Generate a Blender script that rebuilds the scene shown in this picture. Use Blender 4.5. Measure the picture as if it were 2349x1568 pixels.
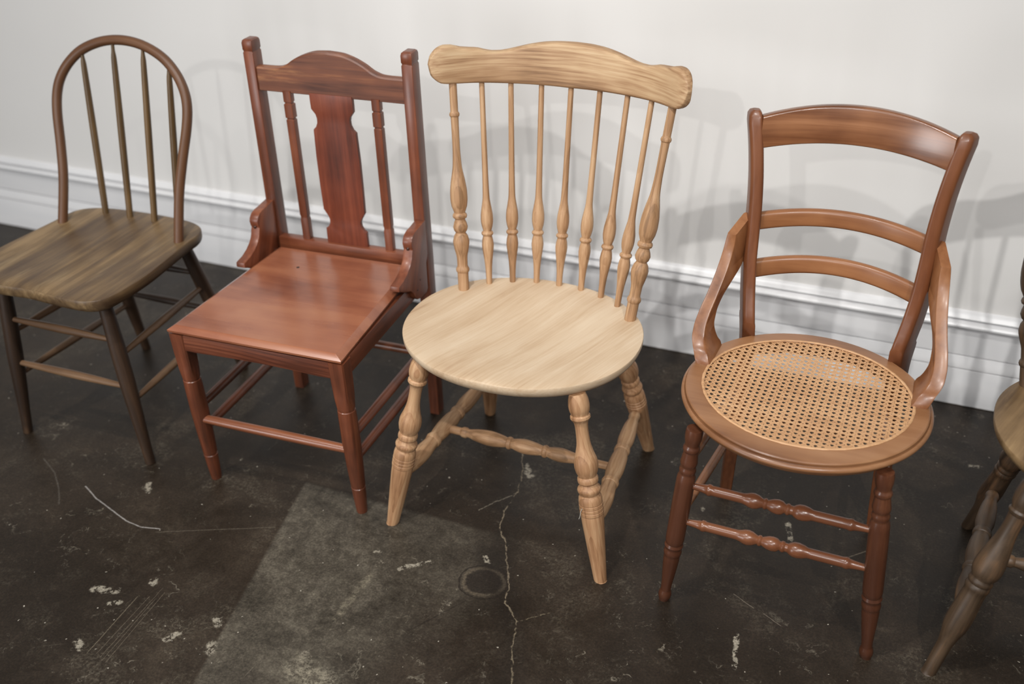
import bpy, bmesh, math, random
import numpy as np
from mathutils import Vector, Matrix

random.seed(7)
rng = np.random.default_rng(7)
S = bpy.context.scene
COL = S.collection
for o in list(bpy.data.objects):
    bpy.data.objects.remove(o, do_unlink=True)


def lin(r, g, b, a=1.0):
    f = lambda c: (c / 255 / 12.92) if c / 255 <= 0.04045 else ((c / 255 + 0.055) / 1.055) ** 2.4
    return (f(r), f(g), f(b), a)


# ------------------------------------------------------------------ camera, world, lights, exposure
cam_d = bpy.data.cameras.new('camera')
cam = bpy.data.objects.new('camera', cam_d)
COL.objects.link(cam)
S.camera = cam
cam_d.sensor_width = 36.0
cam_d.lens = 2367.2341 / 2349 * 36.0
PITCH, YAW, ROLL = map(math.radians, (31.442, 23.6322, -1.6847))
fw = Vector((-math.sin(YAW) * math.cos(PITCH), math.cos(YAW) * math.cos(PITCH), -math.sin(PITCH)))
r0 = fw.cross(Vector((0, 0, 1))).normalized()
u0 = r0.cross(fw)
rr = math.cos(ROLL) * r0 + math.sin(ROLL) * u0
uu = -math.sin(ROLL) * r0 + math.cos(ROLL) * u0
cam.matrix_world = Matrix(((rr.x, uu.x, -fw.x, 0.0), (rr.y, uu.y, -fw.y, -2.4182), (rr.z, uu.z, -fw.z, 1.5392), (0, 0, 0, 1)))
cam_d.dof.use_dof = True
cam_d.dof.focus_distance = 2.02
cam_d.dof.aperture_fstop = 2.2

W = bpy.data.worlds.new('room_light')
S.world = W
W.use_nodes = True
bg = W.node_tree.nodes['Background']
bg.inputs[0].default_value = (1.0, 0.995, 0.985, 1)
bg.inputs[1].default_value = 0.285


def lamp(name, loc, target, power, size=0.06, color=(1, 0.985, 0.96), cone=100):
    d = bpy.data.lights.new(name, 'SPOT')
    d.energy = power
    d.shadow_soft_size = size
    d.color = color
    d.spot_size = math.radians(cone)
    d.spot_blend = 1.0
    o = bpy.data.objects.new(name, d)
    o.location = loc
    o.rotation_euler = (Vector(target) - Vector(loc)).to_track_quat('-Z', 'Y').to_euler()
    COL.objects.link(o)
    return o


lamp('ceiling_spot', (-0.95, -1.8, 3.3), (-1.0, -0.9, 0.0), 240, 0.045, cone=92)
lamp('ceiling_spot', (1.05, -3.1, 3.2), (-0.2, -0.3, -0.15), 310, 0.03, cone=50)
lamp('ceiling_spot', (-2.3, -2.6, 3.2), (-1.8, -0.2, 0.0), 190, 0.035, cone=78)
lamp('ceiling_spot', (-0.45, -5.6, 3.0), (-1.1, -0.2, 0.3), 190, 0.035, cone=44)
lamp('ceiling_spot', (0.36, -3.6, 3.2), (-0.7, -0.2, -0.1), 160, 0.03, cone=48)


def area(name, loc, target, sx, sy, power, color=(1, 1, 1)):
    d = bpy.data.lights.new(name, 'AREA')
    d.shape = 'RECTANGLE'
    d.size, d.size_y, d.energy, d.color = sx, sy, power, color
    o = bpy.data.objects.new(name, d)
    o.location = loc
    o.rotation_euler = (Vector(target) - Vector(loc)).to_track_quat('-Z', 'Y').to_euler()
    COL.objects.link(o)


area('window_light', (-2.9, -4.4, 0.85), (-1.6, 0.0, 0.6), 0.95, 1.3, 60, (0.97, 0.98, 1.0))
area('frontal_fill', (-1.0, -4.6, 2.7), (-1.0, 0.0, 0.3), 3.4, 1.4, 75)  # unseen fill light, added to brighten the lower wall evenly

S.view_settings.view_transform = 'Standard'
S.view_settings.look = 'None'
S.view_settings.gamma = 1
S.view_settings.use_curve_mapping = False
S.view_settings.exposure = -0.6


# ------------------------------------------------------------------ node helpers and materials
class NT:
    def __init__(self, name):
        self.m = bpy.data.materials.new(name)
        self.m.use_nodes = True
        self.t = self.m.node_tree
        self.b = self.t.nodes['Principled BSDF']

    def n(self, kind, **kw):
        nd = self.t.nodes.new(kind)
        for k, v in kw.items():
            setattr(nd, k, v)
        return nd

    def put(self, sock, v):
        if v is None:
            return
        if isinstance(v, bpy.types.NodeSocket):
            self.t.links.new(v, sock)
        else:
            sock.default_value = v

    def math(self, op, a, b=None, c=None, clamp=False):
        nd = self.n('ShaderNodeMath', operation=op, use_clamp=clamp)
        for i, v in enumerate((a, b, c)):
            if v is not None:
                self.put(nd.inputs[i], v)
        return nd.outputs[0]

    def vmath(self, op, a, b=None, s=None):
        nd = self.n('ShaderNodeVectorMath', operation=op)
        self.put(nd.inputs[0], a)
        if b is not None:
            self.put(nd.inputs[1], b)
        if s is not None:
            self.put(nd.inputs['Scale'], s)
        return nd.outputs['Value'] if op in ('LENGTH', 'DOT_PRODUCT', 'DISTANCE') else nd.outputs[0]

    def noise(self, vec, scale, detail=4, rough=0.55, dist=0.0):
        nd = self.n('ShaderNodeTexNoise')
        self.put(nd.inputs['Vector'], vec)
        nd.inputs['Scale'].default_value = scale
        nd.inputs['Detail'].default_value = detail
        nd.inputs['Roughness'].default_value = rough
        nd.inputs['Distortion'].default_value = dist
        return nd.outputs

    def ramp(self, fac, stops, interp='LINEAR'):
        nd = self.n('ShaderNodeValToRGB')
        nd.color_ramp.interpolation = interp
        e = nd.color_ramp.elements
        while len(e) < len(stops):
            e.new(0.5)
        for el, (p, c) in zip(e, stops):
            el.position = p
            el.color = c if not isinstance(c, (int, float)) else (c, c, c, 1)
        self.put(nd.inputs[0], fac)
        return nd.outputs[0]

    def mix(self, fac, a, b, mode='MIX'):
        nd = self.n('ShaderNodeMix', data_type='RGBA', blend_type=mode)
        self.put(nd.inputs[0], fac)
        self.put(nd.inputs[6], a)
        self.put(nd.inputs[7], b)
        return nd.outputs[2]

    def step(self, v, lo, hi):
        nd = self.n('ShaderNodeMapRange', interpolation_type='SMOOTHSTEP')
        self.put(nd.inputs[0], v)
        nd.inputs[1].default_value, nd.inputs[2].default_value = lo, hi
        return nd.outputs[0]

    def bump(self, h, strength, dist=0.001):
        nd = self.n('ShaderNodeBump')
        nd.inputs['Strength'].default_value = strength
        nd.inputs['Distance'].default_value = dist
        self.put(nd.inputs['Height'], h)
        self.t.links.new(nd.outputs[0], self.b.inputs['Normal'])


def wood(name, cols, rough=0.45, streak=(1.2, 16), fiber=(5, 140), contrast=0.3, rings=0.0, wear=None, wear_amt=0.0,
         blotch=0.35, coat=0.0, bump=0.15, fiber_amt=0.35, ring_scale=22.0):
    """grain runs along the first component of the attribute 'grain' (metres along the part)"""
    k = NT(name)
    at = k.n('ShaderNodeAttribute', attribute_name='grain').outputs['Vector']

    def mp(sx, s):
        return k.vmath('MULTIPLY', at, (sx, s, s))
    st = k.noise(mp(*streak), 1.0, 5, 0.6, 0.4)[0]
    fb = k.noise(mp(*fiber), 1.0, 3, 0.6)[0]
    bl = k.noise(at, 9.0, 3, 0.5)[0]
    v = k.math('MULTIPLY_ADD', k.math('SUBTRACT', st, 0.5), 1.0 + contrast, 0.5)
    v = k.math('MULTIPLY_ADD', k.math('SUBTRACT', fb, 0.5), fiber_amt, v)
    v = k.math('MULTIPLY_ADD', k.math('SUBTRACT', bl, 0.5), blotch, v)
    if rings:
        rn = k.noise(mp(0.7, 5), 1.0, 2, 0.5)[0]
        sx = k.n('ShaderNodeSeparateXYZ')
        k.put(sx.inputs[0], at)
        ph = k.math('ADD', k.math('MULTIPLY', sx.outputs[1], ring_scale * 4), k.math('MULTIPLY', rn, ring_scale))
        saw = k.math('FRACT', ph)
        saw = k.math('POWER', saw, 2.5)
        v = k.math('MULTIPLY_ADD', saw, -rings, v)
    stops = [(0.18 + 0.64 * i / (len(cols) - 1), lin(*c)) for i, c in enumerate(cols)]
    c = k.ramp(v, stops)
    if wear:
        wn = k.noise(mp(3, 22), 1.0, 6, 0.7)[0]
        wl = k.noise(at, 5.0, 3, 0.5)[0]
        wf = k.math('MULTIPLY', k.step(wn, 0.5, 0.72), k.step(wl, 0.4, 0.6))
        c = k.mix(k.math('MULTIPLY', wf, wear_amt), c, lin(*wear))
    k.put(k.b.inputs['Base Color'], c)
    k.put(k.b.inputs['Roughness'], k.math('MULTIPLY_ADD', k.math('SUBTRACT', st, 0.5), 0.25, rough))
    if coat:
        k.b.inputs['Coat Weight'].default_value = coat
        k.b.inputs['Coat Roughness'].default_value = 0.18
    k.bump(fb, bump, 0.0008)
    return k.m


M = {}
# chair 1: dark brown, worn
M['c1_seat'] = wood('umber_seat_wood', [(74, 55, 38), (92, 72, 50), (114, 91, 62), (140, 115, 82)], 0.42, (1.4, 24), wear=(160, 138, 104), wear_amt=0.45, contrast=0.7, blotch=0.6)
M['c1_bow'] = wood('umber_bow_wood', [(70, 44, 28), (94, 62, 40), (112, 77, 50)], 0.42, (1.5, 30))
M['c1_spindle'] = wood('umber_spindle_wood', [(62, 46, 28), (90, 68, 40), (122, 94, 58)], 0.38, (1.5, 40))
M['c1_leg'] = wood('umber_leg_wood', [(36, 25, 17), (52, 36, 24), (74, 52, 35)], 0.48, (2, 40), wear=(128, 94, 62), wear_amt=0.5)
M['c1_stretcher'] = wood('umber_stretcher_wood', [(70, 50, 34), (98, 72, 50), (134, 104, 76)], 0.4, (2, 40))
# chair 2: red brown
M['c2'] = wood('red_stained_wood', [(62, 33, 20), (92, 49, 31), (114, 62, 40), (140, 82, 54)], 0.36, (1.5, 26), coat=0.15, blotch=0.6)
M['c2_splat'] = wood('red_splat_wood', [(60, 27, 16), (94, 43, 26), (116, 56, 35), (134, 72, 47)], 0.42, (1.2, 18), blotch=0.6)
M['c2_crest'] = wood('scraped_crest_wood', [(70, 38, 26), (98, 57, 39), (114, 68, 46), (150, 98, 64)], 0.42, (2.5, 60), contrast=0.4,
                     wear=(186, 132, 86), wear_amt=0.75, blotch=0.6)
M['c2_seat'] = wood('glare_paled_seat_wood', [(112, 62, 44), (134, 79, 56), (150, 93, 66), (160, 104, 74)], 0.27, (1.2, 11), coat=0.3, blotch=0.7, fiber_amt=0.15)  # seat glare is put into these paler tones
M['c2_apron'] = wood('apron_wood', [(78, 40, 26), (108, 59, 40), (132, 78, 54), (148, 92, 62)], 0.38, (1.6, 30), rings=0.2)
M['c2_stretcher'] = wood('worn_red_stretcher_wood', [(96, 50, 32), (128, 76, 50), (150, 96, 68)], 0.3, (2, 36), coat=0.2)
# chair 3: bare oak
OAK = [(130, 97, 66), (160, 122, 87), (180, 144, 108), (194, 161, 126)]
M['c3_seat'] = wood('bare_oak_seat_wood', [(164, 134, 104), (187, 161, 131), (198, 175, 147), (206, 186, 160)], 0.6, (1.2, 12), fiber=(7, 190), rings=0.06, fiber_amt=0.5, bump=0.35)
M['c3_crest'] = wood('bare_oak_crest_wood', [(120, 88, 60), (158, 123, 89), (185, 154, 118), (200, 174, 140)], 0.6, (1.5, 22), fiber=(7, 200), rings=0.12, fiber_amt=0.7, contrast=0.45, bump=0.3, ring_scale=16)
M['c3'] = wood('bare_oak_wood', OAK, 0.58, (2, 45), fiber=(8, 220), rings=0.14, fiber_amt=0.7, bump=0.3)
M['c3_leg'] = wood('bare_oak_leg_wood', [(132, 94, 63), (162, 121, 86), (182, 143, 106), (196, 161, 124)], 0.55, (2, 30), fiber=(8, 200), rings=0.16, fiber_amt=0.65, bump=0.3)
# chair 4: glossy honey brown
M['c4'] = wood('honey_brown_wood', [(92, 54, 31), (122, 76, 45), (142, 94, 59), (156, 108, 71)], 0.36, (1.2, 16), coat=0.12, blotch=0.6, fiber_amt=0.2)
M['c4_crest'] = wood('polished_crest_wood', [(84, 50, 31), (112, 70, 44), (134, 88, 57), (152, 104, 70)], 0.24, (1.5, 30), coat=0.5, blotch=0.7, fiber_amt=0.3)
M['c4_stile'] = wood('brown_stile_wood', [(84, 47, 27), (108, 63, 37), (126, 77, 47)], 0.38, (1.2, 20), coat=0.12, fiber_amt=0.2)
M['c4_ring'] = wood('seat_ring_wood', [(108, 70, 44), (132, 90, 58), (146, 103, 69), (158, 116, 81)], 0.36, (1.5, 14), coat=0.2, fiber_amt=0.2, blotch=0.6)
M['c4_leg'] = wood('russet_leg_wood', [(60, 33, 21), (80, 46, 30), (96, 58, 40)], 0.3, (1.5, 26), coat=0.25, fiber_amt=0.2, wear=(150, 98, 66), wear_amt=0.35)
M['c4_stretcher'] = wood('turned_stretcher_wood', [(80, 44, 27), (108, 64, 40), (130, 82, 54)], 0.3, (1.5, 26), coat=0.25, fiber_amt=0.2)
M['cane'] = wood('cane', [(170, 125, 86), (196, 152, 110), (212, 172, 131)], 0.42, (8, 300), blotch=0.5, fiber_amt=0.2, bump=0.05)
# chair 5: dark, weathered
M['c5_seat'] = wood('weathered_seat_wood', [(74, 54, 34), (98, 76, 50), (126, 101, 70), (150, 124, 88)], 0.45, (1.6, 20), wear=(170, 140, 100), wear_amt=0.4, blotch=0.7)
M['c5'] = wood('weathered_leg_wood', [(38, 28, 19), (58, 44, 31), (78, 61, 45), (106, 79, 54)], 0.45, (2, 26), wear=(150, 108, 74), wear_amt=0.5, blotch=0.7)


def plain(name, c, rough=0.5, metal=0.0, bump=None):
    k = NT(name)
    tc = k.n('ShaderNodeTexCoord').outputs['Object']
    nz = k.noise(tc, 40.0, 3)[0]
    k.put(k.b.inputs['Base Color'], k.mix(k.math('MULTIPLY', nz, 0.25), lin(*c), lin(*[v * 0.8 for v in c])))
    k.b.inputs['Roughness'].default_value = rough
    k.b.inputs['Metallic'].default_value = metal
    return k.m


M['screw'] = plain('dark_screw', (60, 34, 24), 0.35)
M['hole'] = plain('dark_knot', (38, 24, 17), 0.6)
M['thread'] = plain('grey_thread', (172, 168, 158), 0.8)


def wall_mat():
    k = NT('white_wall_paint')
    tc = k.n('ShaderNodeTexCoord').outputs['Object']
    big = k.noise(tc, 1.3, 3, 0.5)[0]
    fine = k.noise(tc, 260.0, 3, 0.6)[0]
    sc = k.step(k.noise(k.vmath('MULTIPLY', tc, (14, 14, 3)), 1.0, 4, 0.6)[0], 0.68, 0.8)
    c = k.ramp(big, [(0.25, lin(224, 222, 219)), (0.75, lin(231, 229, 226))])
    c = k.mix(k.math('MULTIPLY', sc, 0.12), c, lin(205, 202, 196))
    k.put(k.b.inputs['Base Color'], c)
    k.b.inputs['Roughness'].default_value = 0.55
    k.bump(fine, 0.12, 0.0006)
    return k.m


def base_mat():
    k = NT('white_gloss_paint')
    tc = k.n('ShaderNodeTexCoord').outputs['Object']
    big = k.noise(k.vmath('MULTIPLY', tc, (3, 1, 20)), 1.0, 4, 0.5)[0]
    c = k.ramp(big, [(0.3, lin(226, 226, 227)), (0.75, lin(234, 233, 233))])
    # darker line where the board meets the concrete
    sp = k.n('ShaderNodeSeparateXYZ')
    k.put(sp.inputs[0], tc)
    dz = k.math('ADD', sp.outputs[2], k.math('MULTIPLY', k.noise(tc, 30.0, 3)[0], 0.004))
    c = k.mix(k.math('SUBTRACT', 1.0, k.step(dz, 0.002, 0.006)), c, lin(120, 112, 98))
    k.put(k.b.inputs['Base Color'], c)
    k.b.inputs['Roughness'].default_value = 0.32
    k.bump(k.noise(tc, 120.0, 2)[0], 0.05, 0.0006)
    return k.m


FLOOR_MARKS = [
    # points, inner width, outer width, colour, amount, which wobble ('P0' straight, 'Pf' ragged, 'P' wandering), breakup
    ([(-0.796, -0.555), (-0.744, -0.75), (-0.699, -0.887), (-0.632, -1.05), (-0.573, -1.15), (-0.52, -1.33)], 0.0, 0.05, (30, 25, 20), 0.5, 'P', None),
    ([(-0.796, -0.555), (-0.755, -0.655), (-0.74, -0.723), (-0.744, -0.785), (-0.73, -0.848), (-0.699, -0.887)], 0.0004, 0.0026, (122, 110, 92), 0.85, 'Pf', 'brk'),
    ([(-0.699, -0.887), (-0.672, -0.943), (-0.645, -0.996), (-0.632, -1.05), (-0.589, -1.087)], 0.0004, 0.0026, (118, 106, 88), 0.85, 'Pf', 'brk'),
    ([(-0.589, -1.087), (-0.573, -1.15), (-0.541, -1.228), (-0.52, -1.33)], 0.0004, 0.0024, (112, 101, 83), 0.85, 'Pf', 'brk'),
    ([(-0.586, -1.086), (-0.568, -1.069), (-0.538, -1.043)], 0.0004, 0.002, (108, 98, 80), 0.7, 'Pf', None),
    ([(-0.798, -0.808), (-0.771, -0.767), (-0.742, -0.727)], 0.0004, 0.0022, (128, 120, 106), 0.7, 'Pf', 'brk'),
    ([(-0.70, -0.955), (-0.72, -0.935)], 0.01, 0.05, (30, 25, 20), 0.6, 'P', None),
    ([(-1.703, -1.067), (-1.647, -1.093), (-1.586, -1.112), (-1.528, -1.13), (-1.481, -1.135), (-1.439, -1.124)], 0.0001, 0.0025, (160, 155, 150), 0.85, 'P0', 'fin'),
    ([(-1.878, -1.02), (-1.811, -1.053), (-1.755, -1.098), (-1.715, -1.14)], 0.0001, 0.003, (100, 94, 86), 0.45, 'P0', 'fin'),
    ([(-1.44, -1.136), (-1.199, -1.026)], 0.0002, 0.002, (98, 90, 78), 0.6, 'P0', None),
    ([(-1.336, -1.466), (-1.345, -1.31)], 0.0002, 0.0016, (112, 102, 86), 0.7, 'P0', None),
    ([(-1.318, -1.46), (-1.322, -1.30)], 0.0001, 0.0012, (108, 98, 84), 0.6, 'P0', None),
    ([(-1.305, -1.465), (-1.312, -1.27)], 0.0001, 0.0012, (108, 98, 84), 0.6, 'P0', None),
    ([(-1.296, -1.47), (-1.306, -1.30)], 0.0001, 0.0012, (108, 98, 84), 0.6, 'P0', None),
    ([(-1.286, -1.47), (-1.300, -1.28)], 0.0001, 0.0012, (108, 98, 84), 0.6, 'P0', None),
    ([(-0.208, -0.858), (-0.163, -0.882)], 0.0002, 0.0016, (116, 106, 94), 0.6, 'P0', None),
    ([(-0.141, -0.89), (-0.105, -0.909)], 0.0002, 0.0016, (116, 106, 94), 0.6, 'P0', None),
    ([(-0.007, -0.665), (0.024, -0.634)], 0.0003, 0.0022, (116, 106, 92), 0.6, 'P0', None),
    ([(-0.779, -1.187), (-0.708, -1.073)], 0.0004, 0.0025, (34, 28, 23), 0.6, 'P0', None),
    ([(-0.925, -1.084), (-0.931, -1.207)], 0.003, 0.014, (122, 114, 97), 0.7, 'Pf', 'grt'),
    ([(-0.93, -1.35), (-0.87, -1.36)], 0.004, 0.05, (146, 138, 120), 0.8, 'Pf', 'grt'),
]
for _a, _b, _w in (((-1.445, -1.324), (-1.399, -1.312), 0.012), ((-1.386, -1.346), (-1.37, -1.337), 0.008), ((-1.374, -1.45), (-1.356, -1.462), 0.011),
                   ((-1.34, -1.269), (-1.345, -1.258), 0.01), ((-1.115, -1.374), (-1.12, -1.36), 0.014), ((-1.152, -1.301), (-1.14, -1.31), 0.011),
                   ((-1.568, -1.005), (-1.55, -1.03), 0.01), ((-0.878, -1.039), (-0.828, -1.001), 0.008), ((-0.724, -0.942), (-0.712, -0.953), 0.008),
                   ((-0.952, -1.015), (-0.94, -1.008), 0.005), ((-0.144, -0.603), (-0.128, -0.657), 0.007), ((-0.18, -0.963), (-0.166, -1.043), 0.006),
                   ((0.217, -0.251), (0.237, -0.244), 0.008), ((-0.33, -0.62), (-0.325, -0.63), 0.006), ((-1.215, -1.383), (-1.20, -1.36), 0.009), ((-0.76, -0.62), (-0.735, -0.655), 0.012)):
    FLOOR_MARKS.append(([_a, _b], _w * 0.5, _w, (158, 150, 134), 0.8, 'Pf', 'flk'))


def floor_mat(zone):
    """worn dark concrete; the local marks that lie in this bay of the floor are added on top"""
    k = NT('worn_dark_concrete')
    tc = k.n('ShaderNodeTexCoord').outputs['Object']
    wob = k.vmath('SUBTRACT', k.noise(tc, 14.0, 4, 0.6)[1], (0.5, 0.5, 0.5))
    wob2 = k.vmath('SUBTRACT', k.noise(tc, 45.0, 3, 0.6)[1], (0.5, 0.5, 0.5))
    PP = {'P': k.vmath('ADD', tc, k.vmath('SCALE', wob, s=0.035)), 'Pf': k.vmath('ADD', tc, k.vmath('SCALE', wob2, s=0.016)),
          'P0': k.vmath('ADD', tc, k.vmath('SCALE', wob2, s=0.003))}

    def seg(vec, a, b):
        a3, b3 = Vector((a[0], a[1], 0)), Vector((b[0], b[1], 0))
        ba = b3 - a3
        pa = k.vmath('SUBTRACT', vec, tuple(a3))
        h = k.math('MULTIPLY', k.vmath('DOT_PRODUCT', pa, tuple(ba)), 1.0 / max(ba.length_squared, 1e-9), clamp=True)
        return k.vmath('LENGTH', k.vmath('SUBTRACT', pa, k.vmath('SCALE', tuple(ba), s=h)))

    def line(d, w0, w1):
        return k.math('SUBTRACT', 1.0, k.step(d, w0, w1))
    big = k.noise(PP['P'], 2.2, 4, 0.55)[0]
    mid = k.noise(tc, 9.0, 6, 0.65, 0.5)[0]
    fin = k.noise(tc, 55.0, 8, 0.72)[0]
    v = k.math('ADD', k.math('MULTIPLY', big, 0.45), k.math('ADD', k.math('MULTIPLY', mid, 0.35), k.math('MULTIPLY', fin, 0.2)))
    c = k.ramp(v, [(0.34, lin(*FC[0])), (0.48, lin(*FC[1])), (0.58, lin(*FC[2])), (0.7, lin(*FC[3]))])
    sp = k.n('ShaderNodeSeparateXYZ')
    k.put(sp.inputs[0], PP['P0'])
    X, Y = sp.outputs[0], sp.outputs[1]
    # worn rectangular patch with a straight left edge
    edge = k.math('SUBTRACT', X, k.math('MULTIPLY_ADD', k.math('ADD', Y, 0.865), -0.215, -1.222))
    inside = k.math('MULTIPLY', k.step(edge, -0.004, 0.006), k.math('SUBTRACT', 1.0, k.step(Y, -0.875, -0.86)))
    fade = k.math('SUBTRACT', 1.0, k.step(k.math('ADD', X, k.math('MULTIPLY', k.math('SUBTRACT', big, 0.5), 0.7)), -1.05, -0.62))
    patch = k.math('MULTIPLY', inside, fade)
    pc = k.ramp(k.math('ADD', k.math('MULTIPLY', mid, 0.5), k.math('MULTIPLY', fin, 0.5)), [(0.36, lin(*FP[0])), (0.5, lin(*FP[1])), (0.66, lin(*FP[2]))])
    c = k.mix(k.math('MULTIPLY', patch, 0.75), c, pc)
    # cloudy worn zones in the seal coat, broken up by grit
    cl = k.noise(PP['P'], 4.5, 7, 0.7, 0.8)[0]
    gr = k.noise(tc, 130.0, 6, 0.75)[0]
    cf = k.math('MULTIPLY', k.step(cl, 0.5, 0.68), k.step(gr, 0.42, 0.62))
    c = k.mix(k.math('MULTIPLY', cf, 0.42), c, lin(104, 96, 82))
    # pale abraded scuffs
    scf = k.noise(k.vmath('ADD', tc, k.vmath('SCALE', wob, s=0.12)), 26.0, 9, 0.78, 1.2)[0]
    region = k.step(k.noise(tc, 3.1, 2)[0], 0.36, 0.56)
    front = k.math('SUBTRACT', 1.0, k.step(Y, -1.15, -0.75))
    amt = k.math('MULTIPLY', k.step(scf, 0.56, 0.72), k.math('MULTIPLY_ADD', front, 0.45, 0.5))
    c = k.mix(k.math('MULTIPLY', amt, region), c, lin(132, 124, 109))
    # long fine scratches in three directions
    for ang, seedv in ((0.5, 3.1), (-0.9, 7.7), (1.5, 12.3)):
        ca, sa = math.cos(ang), math.sin(ang)
        q = k.n('ShaderNodeCombineXYZ')
        k.put(q.inputs[0], k.math('MULTIPLY', k.math('ADD', k.math('MULTIPLY', X, ca), k.math('MULTIPLY', Y, sa)), 5.0))
        k.put(q.inputs[1], k.math('MULTIPLY', k.math('ADD', k.math('MULTIPLY', X, -sa), k.math('MULTIPLY', Y, ca)), 150.0))
        q.inputs[2].default_value = seedv
        s1 = k.step(k.noise(q.outputs[0], 1.0, 3, 0.6)[0], 0.69, 0.76)
        s2 = k.step(k.noise(k.vmath('ADD', tc, (seedv, 0, 0)), 4.0, 2)[0], 0.55, 0.7)
        c = k.mix(k.math('MULTIPLY', k.math('MULTIPLY', s1, s2), 0.45), c, lin(120, 112, 98))
    # specks of plaster
    vo = k.n('ShaderNodeTexVoronoi')
    k.put(vo.inputs['Vector'], PP['Pf'])
    vo.inputs['Scale'].default_value = 55.0
    spx = k.n('ShaderNodeSeparateColor')
    k.put(spx.inputs[0], vo.outputs['Color'])
    sk = k.math('MULTIPLY', line(vo.outputs['Distance'], 0.06, 0.12), k.math('GREATER_THAN', spx.outputs[0], 0.86))
    c = k.mix(k.math('MULTIPLY', sk, 0.75), c, lin(178, 170, 156))
    mods = {}

    def mod(key):
        if key not in mods:
            mods[key] = {'brk': lambda: k.step(k.noise(tc, 16.0, 3)[0], 0.22, 0.42), 'fin': lambda: k.step(fin, 0.25, 0.5), 'mid': lambda: k.step(mid, 0.46, 0.6),
                         'grt': lambda: k.step(k.noise(tc, 60.0, 8, 0.8)[0], 0.42, 0.6), 'flk': lambda: k.step(k.noise(tc, 70.0, 5, 0.7)[0], 0.46, 0.54)}[key]()
        return mods[key]

    def hit(pts, w):
        xs, ys = [p[0] for p in pts], [p[1] for p in pts]
        w += 0.03
        return min(xs) - w < zone[2] and max(xs) + w > zone[0] and min(ys) - w < zone[3] and max(ys) + w > zone[1]
    if hit([(-0.76, -1.07), (-0.63, -0.95)], 0.0):      # ring stain left by a round foot
        rad = k.vmath('LENGTH', k.vmath('MULTIPLY', k.vmath('SUBTRACT', PP['Pf'], (-0.696, -1.011, 0)), (1.0, 1.12, 0)))
        c = k.mix(k.math('MULTIPLY', line(rad, 0.038, 0.05), 0.75), c, lin(38, 32, 27))
        c = k.mix(k.math('MULTIPLY', k.math('MULTIPLY', line(k.math('ABSOLUTE', k.math('SUBTRACT', rad, 0.043)), 0.001, 0.007), k.step(mid, 0.3, 0.6)), 0.75), c, lin(92, 82, 68))
        c = k.mix(k.math('MULTIPLY', line(k.math('ABSOLUTE', k.math('SUBTRACT', rad, 0.053)), 0.0005, 0.003), 0.8), c, lin(34, 28, 23))
    for pts, w0, w1, col, amt, vec, md in FLOOR_MARKS:
        if not hit(pts, w1):
            continue
        d = None
        for a, b in zip(pts, pts[1:]):
            if not hit([a, b], w1):
                continue
            s_ = seg(PP[vec], a, b)
            d = s_ if d is None else k.math('MINIMUM', d, s_)
        if d is None:
            continue
        f = line(d, w0, w1)
        if md:
            f = k.math('MULTIPLY', f, mod(md))
        c = k.mix(k.math('MULTIPLY', f, amt), c, lin(*col))
    # fine grit
    g2 = k.ramp(k.noise(tc, 210.0, 5, 0.7)[0], [(0.36, 0.62), (0.5, 0.97), (0.64, 1.45)])
    c = k.mix(0.8, c, g2, 'MULTIPLY')
    k.put(k.b.inputs['Base Color'], c)
    k.put(k.b.inputs['Roughness'], k.math('MULTIPLY_ADD', k.math('SUBTRACT', mid, 0.5), 0.35, 0.42))
    k.b.inputs['Specular IOR Level'].default_value = 0.3
    k.bump(k.math('ADD', k.math('MULTIPLY', fin, 0.5), k.math('MULTIPLY', mid, 0.5)), 0.25, 0.002)
    return k.m


FC = [(29, 22, 15), (39, 31, 23), (51, 42, 33), (73, 63, 51)]
FP = [(50, 46, 39), (82, 76, 66), (118, 111, 97)]
FLOOR_X = [-6.5, -1.5, -1.25, -0.9, -0.68, -0.4, 4.0]
FLOOR_Y = [-7.0, -1.2, -0.98, -0.8, 0.14]
M['wall'], M['base'] = wall_mat(), base_mat()


# ------------------------------------------------------------------ geometry helpers
def mesh_obj(name, verts, faces, mat, parent=None, axis=(0, 0, 1), sharp=35, clamp=False, second=(0, 1, 0)):
    verts = np.array(verts, float)
    if clamp:
        verts[:, 2] = np.maximum(verts[:, 2], 0.0)
    me = bpy.data.meshes.new(name)
    me.from_pydata(verts.tolist(), [], [list(f) for f in faces])
    bm = bmesh.new()
    bm.from_mesh(me)
    bmesh.ops.recalc_face_normals(bm, faces=bm.faces)
    bm.to_mesh(me)
    bm.free()
    a = np.array(axis, float)
    a /= np.linalg.norm(a)
    s = np.array(second, float)
    s = s - a * (s @ a)
    if np.linalg.norm(s) < 1e-3:
        s = np.array((1.0, 0, 0)) - a * a[0]
    s /= np.linalg.norm(s)
    t = np.cross(a, s)
    co = np.array([v.co[:] for v in me.vertices])
    g = np.stack([co @ a, co @ s, co @ t], 1) + rng.uniform(-5, 5, 3)
    at = me.attributes.new('grain', 'FLOAT_VECTOR', 'POINT')
    at.data.foreach_set('vector', g.astype(np.float32).ravel())
    for p in me.polygons:
        p.use_smooth = True
    me.set_sharp_from_angle(angle=math.radians(sharp))
    me.materials.append(mat)
    o = bpy.data.objects.new(name, me)
    COL.objects.link(o)
    if parent:
        o.parent = parent
    return o


def set_grain(o, g):
    o.data.attributes['grain'].data.foreach_set('vector', (np.array(g) + rng.uniform(-5, 5, 3)).astype(np.float32).ravel())


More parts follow.
